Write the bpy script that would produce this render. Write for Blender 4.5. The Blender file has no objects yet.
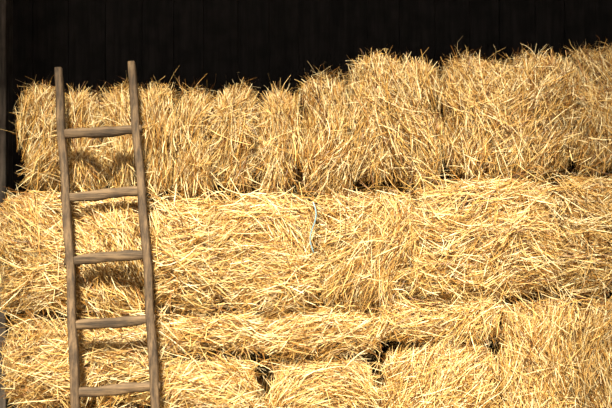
import bpy, math, random
import numpy as np
from mathutils import Vector
rng = np.random.default_rng(11)
random.seed(7)
sc = bpy.context.scene
try:
    sc.view_settings.view_transform = 'Standard'
    sc.view_settings.look = 'None'
except Exception: pass

D = 5.0; F = 1125.0; ZC = 1.316
def wx(u, y=0.0): return (u-306)/F*(y+D)
def wz(v, y=0.0): return ZC-(v-204)/F*(y+D)

# ---------------- materials ----------------
def newmat(name):
    m = bpy.data.materials.new(name); m.use_nodes = True
    nt = m.node_tree; b = nt.nodes['Principled BSDF']
    return m, nt, b
def mat_straw():
    m, nt, b = newmat('straw')
    a = nt.nodes.new('ShaderNodeAttribute'); a.attribute_name = 'Col'
    tc = nt.nodes.new('ShaderNodeTexCoord')
    n = nt.nodes.new('ShaderNodeTexNoise'); n.inputs['Scale'].default_value = 60
    nt.links.new(tc.outputs['Object'], n.inputs['Vector'])
    mx = nt.nodes.new('ShaderNodeMix'); mx.data_type='RGBA'; mx.blend_type='MULTIPLY'
    mx.inputs[0].default_value = 0.6
    cr = nt.nodes.new('ShaderNodeValToRGB')
    cr.color_ramp.elements[0].position=.3; cr.color_ramp.elements[0].color=(.5,.38,.25,1)
    cr.color_ramp.elements[1].position=.6; cr.color_ramp.elements[1].color=(1,1,1,1)
    nt.links.new(n.outputs['Fac'], cr.inputs[0])
    nt.links.new(a.outputs['Color'], mx.inputs[6]); nt.links.new(cr.outputs[0], mx.inputs[7])
    nt.links.new(mx.outputs[2], b.inputs['Base Color'])
    b.inputs['Roughness'].default_value = .48
    b.inputs['Specular IOR Level'].default_value = .4
    return m
def mat_core_shade():
    m, nt, b = newmat('straw_core_shade')
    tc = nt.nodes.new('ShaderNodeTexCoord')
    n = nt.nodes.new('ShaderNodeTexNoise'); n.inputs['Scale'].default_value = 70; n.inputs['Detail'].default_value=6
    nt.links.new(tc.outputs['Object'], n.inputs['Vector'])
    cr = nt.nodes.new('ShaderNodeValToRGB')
    cr.color_ramp.elements[0].position=.35; cr.color_ramp.elements[0].color=(.02,.008,.002,1)  # dark brown paints the shadow between strands into the bale body
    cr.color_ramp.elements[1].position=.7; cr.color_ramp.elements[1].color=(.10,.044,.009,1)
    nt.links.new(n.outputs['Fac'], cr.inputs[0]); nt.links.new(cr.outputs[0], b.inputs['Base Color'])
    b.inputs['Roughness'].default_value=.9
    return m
def mat_wood(name, dark, light, scale=(30,30,2), rough=.75, bump=.4, knots=True):
    m, nt, b = newmat(name)
    tc = nt.nodes.new('ShaderNodeTexCoord')
    mp = nt.nodes.new('ShaderNodeMapping'); mp.inputs['Scale'].default_value = scale
    nt.links.new(tc.outputs['Object'], mp.inputs['Vector'])
    n = nt.nodes.new('ShaderNodeTexNoise'); n.inputs['Scale'].default_value=2.2; n.inputs['Detail'].default_value=8; n.inputs['Roughness'].default_value=.65
    nt.links.new(mp.outputs[0], n.inputs['Vector'])
    n2 = nt.nodes.new('ShaderNodeTexNoise'); n2.inputs['Scale'].default_value=9; n2.inputs['Detail'].default_value=3
    nt.links.new(tc.outputs['Object'], n2.inputs['Vector'])
    cr = nt.nodes.new('ShaderNodeValToRGB')
    cr.color_ramp.elements[0].position=.38; cr.color_ramp.elements[0].color=(*dark,1)
    cr.color_ramp.elements[1].position=.62; cr.color_ramp.elements[1].color=(*light,1)
    nt.links.new(n.outputs['Fac'], cr.inputs[0])
    cr2 = nt.nodes.new('ShaderNodeValToRGB')
    cr2.color_ramp.elements[0].position=.35; cr2.color_ramp.elements[0].color=(.36,.33,.33,1)
    cr2.color_ramp.elements[1].position=.58; cr2.color_ramp.elements[1].color=(1,1,1,1)
    nt.links.new(n2.outputs['Fac'], cr2.inputs[0])
    mx = nt.nodes.new('ShaderNodeMix'); mx.data_type='RGBA'; mx.blend_type='MULTIPLY'; mx.inputs[0].default_value=.85
    nt.links.new(cr.outputs[0], mx.inputs[6]); nt.links.new(cr2.outputs[0], mx.inputs[7])
    nt.links.new(mx.outputs[2], b.inputs['Base Color'])
    bp = nt.nodes.new('ShaderNodeBump'); bp.inputs['Strength'].default_value=bump; bp.inputs['Distance'].default_value=.006
    nt.links.new(n.outputs['Fac'], bp.inputs['Height']); nt.links.new(bp.outputs[0], b.inputs['Normal'])
    b.inputs['Roughness'].default_value=rough
    return m
M_STRAW, M_CORE_SHADE = mat_straw(), mat_core_shade()
M_LAD = mat_wood('weathered_ladder_wood', (.030,.018,.010), (.145,.095,.053), bump=1)
M_LAD_R = mat_wood('weathered_rung_wood', (.034,.021,.011), (.165,.11,.062), scale=(2,30,30), bump=1)
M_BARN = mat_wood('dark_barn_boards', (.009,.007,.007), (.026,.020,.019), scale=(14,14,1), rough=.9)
M_POST = mat_wood('grey_post_wood', (.04,.034,.03), (.16,.13,.11), scale=(20,20,1.5), rough=.9)
m, nt, b = newmat('blue_twine'); b.inputs['Base Color'].default_value=(.22,.42,.55,1); b.inputs['Roughness'].default_value=.6
tw = nt.nodes.new('ShaderNodeTexWave'); tw.inputs['Scale'].default_value=120
bp = nt.nodes.new('ShaderNodeBump'); bp.inputs['Strength'].default_value=.5; nt.links.new(tw.outputs['Fac'],bp.inputs['Height']); nt.links.new(bp.outputs[0],b.inputs['Normal'])
M_TW = m
m, nt, b = newmat('dirt_floor'); 
n = nt.nodes.new('ShaderNodeTexNoise'); n.inputs['Scale'].default_value=6; n.inputs['Detail'].default_value=8
cr = nt.nodes.new('ShaderNodeValToRGB'); cr.color_ramp.elements[0].color=(.05,.035,.022,1); cr.color_ramp.elements[1].color=(.16,.11,.06,1)
nt.links.new(n.outputs['Fac'],cr.inputs[0]); nt.links.new(cr.outputs[0],b.inputs['Base Color']); b.inputs['Roughness'].default_value=.95
M_DIRT = m

# ---------------- straw helpers ----------------
def unit(v): return v/np.maximum(np.linalg.norm(v,axis=-1,keepdims=True),1e-9)
PAL = np.array([[.88,.76,.48],[.75,.55,.235],[.56,.345,.10],[.36,.175,.036],[.14,.057,.012]])
PALW = np.array([.21,.25,.22,.17,.15])
def straw_arrays(P,N,T,L,W,curl=.5,kink=.5,sag=0.0,K=5,tint=None):
    n=len(P)
    cv = rng.normal(0,1,(n,3))*curl*.16 - N*np.abs(rng.normal(0,.10,(n,1)))*(.5+curl)
    kv = rng.normal(0,1,(n,3))*kink
    kk = rng.integers(1,K+3,(n,))
    pts=np.zeros((n,K,3)); dirs=np.zeros((n,K,3))
    p=np.zeros((n,3)); step=(L/(K-1))[:,None]
    for k in range(K):
        d = T + cv*(k-(K-1)/2.0) + kv*(k>=kk)[:,None]
        d[:,2] -= sag*k*k/8.0
        d = unit(d); dirs[:,k]=d
        if k>0: p = p + .5*(d+dirs[:,k-1])*step
        pts[:,k]=p
    mid = pts[:,K//2].copy()
    pts += (P-mid)[:,None,:]
    Nr = N + rng.normal(0,.6,(n,3))
    V=np.zeros((n,K,2,3))
    for k in range(K):
        s = unit(np.cross(dirs[:,k],Nr))
        w = W*(1.0 if 0<k<K-1 else .6)
        V[:,k,0]=pts[:,k]-s*w[:,None]/2; V[:,k,1]=pts[:,k]+s*w[:,None]/2
    V=V.reshape(-1,3)
    base=(np.arange(n)*K*2)[:,None]
    q=[]
    for k in range(K-1):
        a=base+2*k
        q.append(np.concatenate([a,a+1,a+3,a+2],1))
    Q=np.stack(q,1).reshape(-1,4)
    idx=rng.choice(len(PAL),n,p=PALW)
    C=PAL[idx]*rng.uniform(.75,1.1,(n,1))
    if tint is not None: C=C*tint
    C=np.clip(np.repeat(C,K*2,axis=0),0,.95)
    return V,Q,C
def build(name, parts, mats):
    Vs=[];Qs=[];Cs=[];Ms=[];o=0
    for V,Q,C,mi in parts:
        Vs.append(V);Qs.append(Q+o);Cs.append(C);Ms.append(np.full(len(Q),mi)); o+=len(V)
    V=np.concatenate(Vs);Q=np.concatenate(Qs);C=np.concatenate(Cs);Mi=np.concatenate(Ms)
    me=bpy.data.meshes.new(name)
    me.vertices.add(len(V)); me.vertices.foreach_set('co',V.astype(np.float32).ravel())
    me.loops.add(Q.size); me.loops.foreach_set('vertex_index',Q.astype(np.int32).ravel())
    me.polygons.add(len(Q)); me.polygons.foreach_set('loop_start',(np.arange(len(Q))*4).astype(np.int32))
    me.polygons.foreach_set('loop_total',np.full(len(Q),4,np.int32))
    me.polygons.foreach_set('material_index',Mi.astype(np.int32))
    ca=me.color_attributes.new('Col','FLOAT_COLOR','POINT')
    ca.data.foreach_set('color',np.concatenate([C,np.ones((len(C),1))],1).astype(np.float32).ravel())
    for mm in mats: me.materials.append(mm)
    me.update(); me.validate()
    ob=bpy.data.objects.new(name,me); sc.collection.objects.link(ob)
    return ob

def make_noise(nw=10, f=(4,16)):
    k=unit(rng.normal(0,1,(nw,3)))*rng.uniform(f[0],f[1],(nw,1)); ph=rng.uniform(0,6.28,nw)
    def fn(p): return np.sin(p@k.T+ph).sum(-1)/math.sqrt(nw)
    return fn
flow = make_noise(8,(3,11)); flow2=make_noise(8,(12,34)); clump=make_noise(12,(14,60))

class Bale:
    def __init__(s, x0,x1,z0,z1,yf,depth,R=.11,creases=(),cd=.05,cw=.016,rough=.030,bulge=.045):
        s.c=np.array([(x0+x1)/2, yf+depth/2,(z0+z1)/2]); s.h=np.array([(x1-x0)/2,depth/2,(z1-z0)/2])
        s.R=min(R,s.h.min()*.8); s.cr=list(creases); s.cd=cd; s.cw=cw; s.rough=rough; s.bulge=bulge
        s.n1=make_noise(10,(6,22)); s.n2=make_noise(10,(26,70))
    def crx(s,xc,q): return xc+.010*np.sin(q[:,2]*9+xc*40)+.005*np.sin(q[:,2]*31+xc*90)
    def surf(s,c):
        inner=np.clip(c,-(s.h-s.R),(s.h-s.R))
        n=unit(c-inner); p=inner+s.R*n
        q=p+s.c
        d=s.rough*s.n1(q)*.75+s.rough*.55*s.n2(q)
        fr=np.clip(-n[:,1],0,1)
        d=d+s.bulge*fr*(1-(p[:,2]/s.h[2])**2)
        for xc in s.cr:
            xx=s.crx(xc,q)
            d=d-s.cd*.75*np.exp(-((q[:,0]-xx)/s.cw)**2)
            d=d-s.cd*.55*np.exp(-((q[:,0]-xx)/(s.cw*2.6))**2)
        return q+n*d[:,None], n
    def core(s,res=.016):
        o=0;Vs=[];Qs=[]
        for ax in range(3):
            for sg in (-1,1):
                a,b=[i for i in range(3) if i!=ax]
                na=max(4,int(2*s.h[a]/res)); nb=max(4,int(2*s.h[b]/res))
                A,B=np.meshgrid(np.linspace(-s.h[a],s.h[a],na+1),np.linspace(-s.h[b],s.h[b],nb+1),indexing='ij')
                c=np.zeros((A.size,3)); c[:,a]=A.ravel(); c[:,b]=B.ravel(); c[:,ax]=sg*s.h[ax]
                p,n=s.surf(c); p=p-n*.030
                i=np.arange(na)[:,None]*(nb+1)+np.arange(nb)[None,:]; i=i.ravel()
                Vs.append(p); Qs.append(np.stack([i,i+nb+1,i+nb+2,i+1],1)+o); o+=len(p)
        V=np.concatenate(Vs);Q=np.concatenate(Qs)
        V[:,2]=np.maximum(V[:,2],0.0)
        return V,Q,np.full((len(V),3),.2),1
    def sample(s,dens):
        cs=[]
        for ax,sg,dn in dens:
            a,b=[i for i in range(3) if i!=ax]
            cnt=int(4*s.h[a]*s.h[b]*dn)
            c=np.zeros((cnt,3)); c[:,a]=rng.uniform(-s.h[a],s.h[a],cnt); c[:,b]=rng.uniform(-s.h[b],s.h[b],cnt); c[:,ax]=sg*s.h[ax]
            cs.append(c)
        c=np.concatenate(cs)
        return (*s.surf(c),c)

def make_bale(x0,x1,z0,z1,yf,depth,ang=0,spread=30,dens=1.0,creases=(),name='straw_bale',tint=None,
              L=(.06,.26),fuzz=.08,left=False,flowamp=40,arch=0,top=False,**kw):
    B=Bale(x0,x1,z0,z1,yf,depth,creases=creases,**kw)
    dn=[(1,-1,46000*dens),(2,1,14000*dens),(0,-1,(24000 if left else 6000)*dens),(0,1,6000*dens),(1,1,500),(2,-1,2500)]
    P,N,c=B.sample(dn)
    keep=rng.random(len(P))<np.clip(.58+.34*clump(P),.16,1); P,N,c=P[keep],N[keep],c[keep]; n=len(P)
    th=np.radians(ang+flowamp*flow(P)+.55*flowamp*flow2(P)+rng.normal(0,spread+1,n) - arch*c[:,0]/B.h[0])
    rnd=rng.random(n)<.15; th[rnd]=rng.uniform(0,np.pi,rnd.sum())
    X=np.tile([1.,0,0],(n,1)); side=np.abs(N[:,0])>.75; X[side]=[0,1.,0]
    X=unit(X-N*(X*N).sum(1,keepdims=True)); Y=np.cross(N,X)
    Y*=np.where((Y[:,2]<0)&(np.abs(N[:,2])<.8),-1,1)[:,None]
    T=X*np.cos(th)[:,None]+Y*np.sin(th)[:,None]
    tilt=rng.normal(0,.17,n)
    def along(dx,axis,width,T,k,kmin):
        w=np.exp(-(dx/width)**2)
        s=np.sign((T*axis).sum(1)); s[s==0]=1
        T=unit(T*(1-.85*w)[:,None]+(axis*s[:,None])*(.85*w)[:,None])
        return T,k*(1-(1-kmin)*w)
    k=np.ones(n)
    for xc in B.cr:
        T,k=along(P[:,0]-B.crx(xc,P),Y,.042 if B.cd>.06 else .03,T,k,.6)
    T,k=along(B.h[0]-np.abs(c[:,0]),Y,.05,T,k,.45)
    T,k=along(B.h[2]-np.abs(c[:,2]),X,.04,T,k,.5) if abs(ang)<50 else (T,k*np.clip(.35+(B.h[2]-np.abs(c[:,2]))/.10,.35,1))
    k=np.where(N[:,1]<-.3,k,np.minimum(k,.6))
    T=unit(T+N*tilt[:,None])
    fz=rng.random(n)<fuzz*np.where(N[:,2]>.25,2.0 if top else 1.0,1.0)
    T[fz]=unit(T[fz]*.8+N[fz]*rng.uniform(.3,1.2,(fz.sum(),1)))
    off=np.where(rng.random(n)<.28,rng.uniform(0,.030,n),rng.uniform(-.026,.006,n))
    P=P+N*off[:,None]
    Ln=rng.uniform(L[0],L[1],n)*k; Ln[fz]=rng.uniform(.05,.12,fz.sum())
    W=rng.uniform(.0012,.0031,n); W[rng.random(n)<.07]*=1.7
    parts=[]
    V,Q,C=straw_arrays(P,N,T,Ln,W,curl=.6,kink=.30,tint=tint)
    V[:,2]=np.maximum(V[:,2],.001); parts.append((V,Q,C,0))
    P2,N2,c2=B.sample([(1,-1,550),(2,1,3600 if top else 400)]+([(0,-1,900)] if left else []))
    if top:
        kp=(N2[:,2]<.3)|(P2[:,1]<B.c[1]); P2,N2=P2[kp],N2[kp]
    m_=len(P2); T2=unit(N2*rng.uniform(.1,.85,(m_,1))+rng.normal(0,.6,(m_,3)))
    parts.append((*straw_arrays(P2+N2*.01,N2,T2,rng.uniform(.08,.22,m_),rng.uniform(.0010,.0022,m_),curl=1.6,kink=.35,sag=.15,K=6,tint=tint),0))
    parts[-1][0][:,2]=np.maximum(parts[-1][0][:,2],.001)
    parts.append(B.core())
    return build(name,parts,[M_STRAW,M_CORE_SHADE])

def row(u0,u1,v0,v1,yf,depth,cre=(),**k):
    return make_bale(wx(u0,yf),wx(u1,yf),wz(v1,yf),wz(v0,yf),yf,depth,creases=[wx(c,yf) for c in cre],**k)

# ---- top row ----
T=dict(top=True)
row(25,173,88,195,.03,.55,cre=(62,101,139),ang=88,spread=18,flowamp=22,left=True,cd=.12,cw=.022,**T)
row(176,300,91,195,.0,.55,cre=(215,258),ang=86,spread=18,flowamp=22,cd=.12,cw=.022,**T)
row(303,347,80,193,.02,.55,cre=(),ang=90,spread=20,flowamp=26,**T)
row(350,442,60,186,-.05,.6,cre=(),ang=78,spread=24,flowamp=36,R=.13,cd=.03,arch=40,**T)
row(446,573,61,179,-.03,.6,cre=(508,),ang=70,spread=28,flowamp=42,R=.12,cd=.06,cw=.018,**T)
row(576,720,53,172,.0,.6,cre=(640,),ang=60,spread=35,R=.12,**T)
# ---- second row ----
r2=row(-1,150,199,315,-.07,.65,cre=(74,),ang=0,spread=24,left=True,cd=.055,cw=.02,flowamp=34)
row(153,315,201,315,-.09,.65,cre=(232,),ang=8,spread=26,flowamp=45,cd=.055,cw=.02)
row(319,409,196,310,-.07,.65,cre=(),ang=68,spread=28,flowamp=45)
row(415,558,186,300,-.11,.7,cre=(),ang=12,spread=26,flowamp=42)
row(562,720,178,298,-.10,.7,cre=(),ang=20,spread=30,flowamp=45)
# ---- thin squashed layer + lower row ----
row(8,161,320,408,-.06,.65,cre=(84,),ang=5,spread=24,left=True,cd=.055,cw=.02)
row(166,379,318,354,-.11,.7,cre=(270,),ang=0,spread=22,R=.06,flowamp=30,cd=.04)
row(383,498,305,340,-.11,.7,cre=(),ang=8,spread=26,R=.06)
def low(u0,u1,v0,**k):
    k.setdefault('yf',-.10); yf=k.pop('yf')
    make_bale(wx(u0,yf),wx(u1,yf),0.0,wz(v0,yf),yf,.7,**k)
low(8,156,414,ang=0,spread=28,left=True)
low(160,259,360,ang=0,spread=22,R=.14,yf=-.15,arch=50,flowamp=25)
low(264,377,360,ang=0,spread=20,R=.15,yf=-.16,arch=55,flowamp=22)
low(382,497,342,ang=5,spread=24,R=.13,yf=-.15,arch=50,flowamp=28)
low(502,578,303,ang=82,spread=20,R=.11,yf=-.14,flowamp=26)
low(583,720,302,ang=50,spread=30,R=.11,yf=-.11)

# ---- loose straw ----
def loose():
    Ps=[];Ts=[];
    def seam(u0,u1,v,y,cnt,spread_v=6,down=.25):
        u=rng.uniform(u0,u1,cnt); vv=v+rng.normal(0,spread_v,cnt); yy=y+rng.uniform(-.02,.03,cnt)
        Ps.append(np.stack([(u-306)/F*(yy+D),yy,ZC-(vv-204)/F*(yy+D)],1))
        a=rng.normal(0,.6,cnt); Ts.append(unit(np.stack([np.cos(a),rng.normal(0,.25,cnt),np.sin(a)-down*rng.random(cnt)],1)))
    seam(10,412,200,-.07,350); seam(416,612,185,-.10,220)
    seam(10,384,320,-.10,300,7); seam(384,612,306,-.13,220,7); seam(160,384,362,-.14,120,5)
    P=np.concatenate(Ps);T=np.concatenate(Ts);n=len(P);N=np.tile([0.,-1,.2],(n,1))
    ob=build('ledge_straw',[(*straw_arrays(P,unit(N),T,rng.uniform(.08,.24,n),rng.uniform(.0014,.0034,n),curl=.7,kink=.4,sag=.25),0)],[M_STRAW])
    ob.parent=r2
    n=7000
    P=np.stack([rng.uniform(-2.2,2.6,n),-.26-np.abs(rng.normal(0,.5,n)),rng.uniform(.004,.04,n)],1)
    a=rng.uniform(0,6.28,n);T=np.stack([np.cos(a),np.sin(a),rng.normal(0,.05,n)],1)
    V,Q,C=straw_arrays(P,np.tile([0.,0,1],(n,1)),unit(T),rng.uniform(.06,.22,n),rng.uniform(.002,.005,n),curl=.3,kink=.2)
    V[:,2]=np.clip(V[:,2],.001,.06)
    return build('loose_straw',[(V,Q,C,0)],[M_STRAW])
loose()

# ---------------- tubes / twine ----------------
def tube(pts,rad,sides=8,name='tube',mat=None,parent=None,squash=(1,1),wob=0,upv=(0,1,0),power=1.0,smooth=True):
    pts=[Vector(p) for p in pts]; V=[];Fc=[]
    for i,p in enumerate(pts):
        t=((pts[min(i+1,len(pts)-1)]-pts[max(i-1,0)])).normalized()
        a=Vector(upv); a=(a-t*a.dot(t)).normalized(); b_=t.cross(a)
        r=rad[i] if hasattr(rad,'__len__') else rad
        for j in range(sides):
            th=2*math.pi*(j+.5)/sides; c,s_=math.cos(th),math.sin(th)
            c=math.copysign(abs(c)**power,c); s_=math.copysign(abs(s_)**power,s_)
            rr=r*(1+random.uniform(-wob,wob))
            V.append(p+a*c*rr*squash[0]+b_*s_*rr*squash[1])
    for i in range(len(pts)-1):
        for j in range(sides):
            j2=(j+1)%sides
            Fc.append((i*sides+j,i*sides+j2,(i+1)*sides+j2,(i+1)*sides+j))
    Fc.append(tuple(range(sides))[::-1]); Fc.append(tuple((len(pts)-1)*sides+j for j in range(sides)))
    me=bpy.data.meshes.new(name); me.from_pydata([tuple(v) for v in V],[],Fc); me.update()
    if smooth:
        for p in me.polygons: p.use_smooth = len(p.vertices)==4
    me.materials.append(mat)
    ob=bpy.data.objects.new(name,me); sc.collection.objects.link(ob)
    if parent: ob.parent=parent
    return ob
tp=[(wx(313+3*math.sin(i*.5),-.13),-.155-.012*math.sin(i*.4),wz(202+i*3.9,-.13)) for i in range(14)]
tube(tp,.0026,6,name='baling_twine',mat=M_TW,upv=(0,1,0),parent=r2)

# ---------------- ladder ----------------
lad=bpy.data.objects.new('wooden_ladder',None); sc.collection.objects.link(lad)
def ly(z): return -.365+ .285*(z/1.87)
def lpt(u,v,dy=0):
    z=1.0
    for _ in range(20):
        y=ly(z)+dy; z=wz(v,y)
    return Vector((wx(u,y),y,z))
def rail(u0,v0,u1,v1,name,w):
    top=lpt(u0,v0); b1=lpt(u1,v1); d=(b1-top); k=top.z/(top.z-b1.z); bot=top+d*k
    pts=[];rad=[]
    N=46
    for i in range(N+1):
        t=i/N; p=top.lerp(bot,t)
        p=p+Vector((.0035*math.sin(t*9+w*900)+.002*math.sin(t*31),.002*math.sin(t*17),0)); 
        pts.append(p); rad.append(w*(.92+.14*t+.03*math.sin(t*23+w*300)))
    rad[0]*=.9
    tube(pts,rad,16,name=name,mat=M_LAD,parent=lad,squash=(1.25,1),wob=.04,power=.42)
rail(59,68,77,408,'rail_left',.0185)
rail(132,62,157,408,'rail_right',.0185)
def rx(rl,v): 
    a,b_=((59,68),(77,408)) if rl==0 else ((132,62),(157,408))
    return a[0]+(b_[0]-a[0])*(v-a[1])/(b_[1]-a[1])
rungs=[(134.5,129.5),(198,190.5),(261,253.5),(326,319),(393,386),(460,452)]
for i,(vl,vr) in enumerate(rungs):
    a=lpt(rx(0,vl)-5.0,vl+.3); b_=lpt(rx(1,vr)+5.0,vr-.3)
    pts=[];rad=[];N=20
    for k in range(N+1):
        t=k/N; p=a.lerp(b_,t); p=p+Vector((0,0,.0022*math.sin(t*8+i*2.1)+.001*math.sin(t*25+i)))
        pts.append(p); rad.append(.0160+.0070*math.sin(math.pi*t)**.5+.0014*math.sin(t*14+i*1.7))
    tube(pts,rad,14,name='rung_%d'%(i+1),mat=M_LAD_R,parent=lad,squash=(.75,1.0),wob=.06,upv=(0,1,0),power=.7)

# ---------------- barn shell ----------------
def boards(name,p0,p1,z0,z1,thick,w,mat,gap=.008):
    p0=Vector((*p0,0));p1=Vector((*p1,0)); L=(p1-p0).length; d=(p1-p0)/L; nrm=Vector((-d.y,d.x,0))
    V=[];Fc=[];x=0
    while x<L:
        ww=min(w*random.uniform(.85,1.15),L-x); j=random.uniform(0,.012)
        o=len(V)
        for zz in (z0,z1):
            for (s,t) in ((0,0),(ww-gap,0),(ww-gap,thick),(0,thick)):
                q=p0+d*(x+s)+nrm*(t+j*(1 if t==0 else 0)); V.append((q.x,q.y,zz))
        Fc+=[(o,o+3,o+2,o+1),(o+4,o+5,o+6,o+7)]+[(o+k,o+(k+1)%4,o+4+(k+1)%4,o+4+k) for k in range(4)]
        x+=ww
    o=len(V)
    for zz in (z0,z1):
        for (s,t) in ((0,thick),(L,thick),(L,thick+.03),(0,thick+.03)):
            q=p0+d*s+nrm*t; V.append((q.x,q.y,zz))
    Fc+=[(o,o+3,o+2,o+1),(o+4,o+5,o+6,o+7)]+[(o+k,o+(k+1)%4,o+4+(k+1)%4,o+4+k) for k in range(4)]
    me=bpy.data.meshes.new(name); me.from_pydata(V,[],Fc); me.update(); me.materials.append(mat)
    ob=bpy.data.objects.new(name,me); sc.collection.objects.link(ob); return ob
EL=math.radians(46); AZ=math.radians(4)
YF=-5.6; YB=1.9; XL=-4.5; XR=4.5
LINT=2.0-YF*math.tan(EL)/math.cos(AZ)  # opening height chosen so the sun dims at the top row
H=LINT+1.2
sh=-YF*math.tan(AZ)
JL=-1.56-sh; JR=1.38-sh  # opening sides placed to darken both ends of the stack
boards('wall_back',(XL,YB),(XR,YB),0,H,.03,.2,M_BARN,gap=.004)
boards('wall_left',(XL,YF),(XL,YB),0,H,.03,.2,M_BARN)
boards('wall_right',(XR,YB),(XR,YF),0,H,.03,.2,M_BARN)
wf=boards('gobo_wall_front',(JR,YF),(JL,YF),LINT,H,.03,.2,M_BARN)  # unseen wall added around the opening to shape the sunlight
a_=boards('gobo_boards_right',(XR,YF),(JR,YF),0,H,.03,.2,M_BARN); a_.parent=wf
a_=boards('gobo_boards_left',(JL,YF),(XL,YF),0,H,.03,.2,M_BARN); a_.parent=wf
def box(name,x0,x1,y0,y1,z0,z1,mat,bev=0):
    V=[(x,y,z) for z in (z0,z1) for (x,y) in ((x0,y0),(x1,y0),(x1,y1),(x0,y1))]
    Fc=[(0,3,2,1),(4,5,6,7),(0,1,5,4),(1,2,6,5),(2,3,7,6),(3,0,4,7)]
    me=bpy.data.meshes.new(name); me.from_pydata(V,[],Fc); me.update(); me.materials.append(mat)
    ob=bpy.data.objects.new(name,me); sc.collection.objects.link(ob)
    if bev:
        mo=ob.modifiers.new('b','BEVEL'); mo.width=bev; mo.segments=2
    return ob
box('ceiling',XL-.1,XR+.1,YF-.1,YB+.1,H,H+.1,M_BARN)
box('floor',XL-.1,XR+.1,YF-6,YB+.1,-.1,0,M_DIRT)
box('barn_post',-1.68,-1.535,.75,.9,0,H,M_POST,bev=.008)

# ---------------- light ----------------
w=bpy.data.worlds.new('w'); sc.world=w; w.use_nodes=True
bg=w.node_tree.nodes['Background']; bg.inputs[0].default_value=(1,.9,.76,1); bg.inputs[1].default_value=1.8
s=bpy.data.lights.new('sun','SUN'); s.energy=16.5; s.color=(1,.86,.62); s.angle=math.radians(8.5)
so=bpy.data.objects.new('sun',s); sc.collection.objects.link(so)
dirv=Vector((math.sin(AZ)*math.cos(EL),math.cos(AZ)*math.cos(EL),-math.sin(EL)))
so.rotation_euler=dirv.to_track_quat('-Z','Y').to_euler(); so.location=(-4,-8,9)

cam=bpy.data.cameras.new('camera'); cam.sensor_width=36; cam.lens=F/612*36
co=bpy.data.objects.new('camera',cam); sc.collection.objects.link(co)
co.location=(0,-D,ZC); co.rotation_euler=(math.radians(90),0,0); sc.camera=co
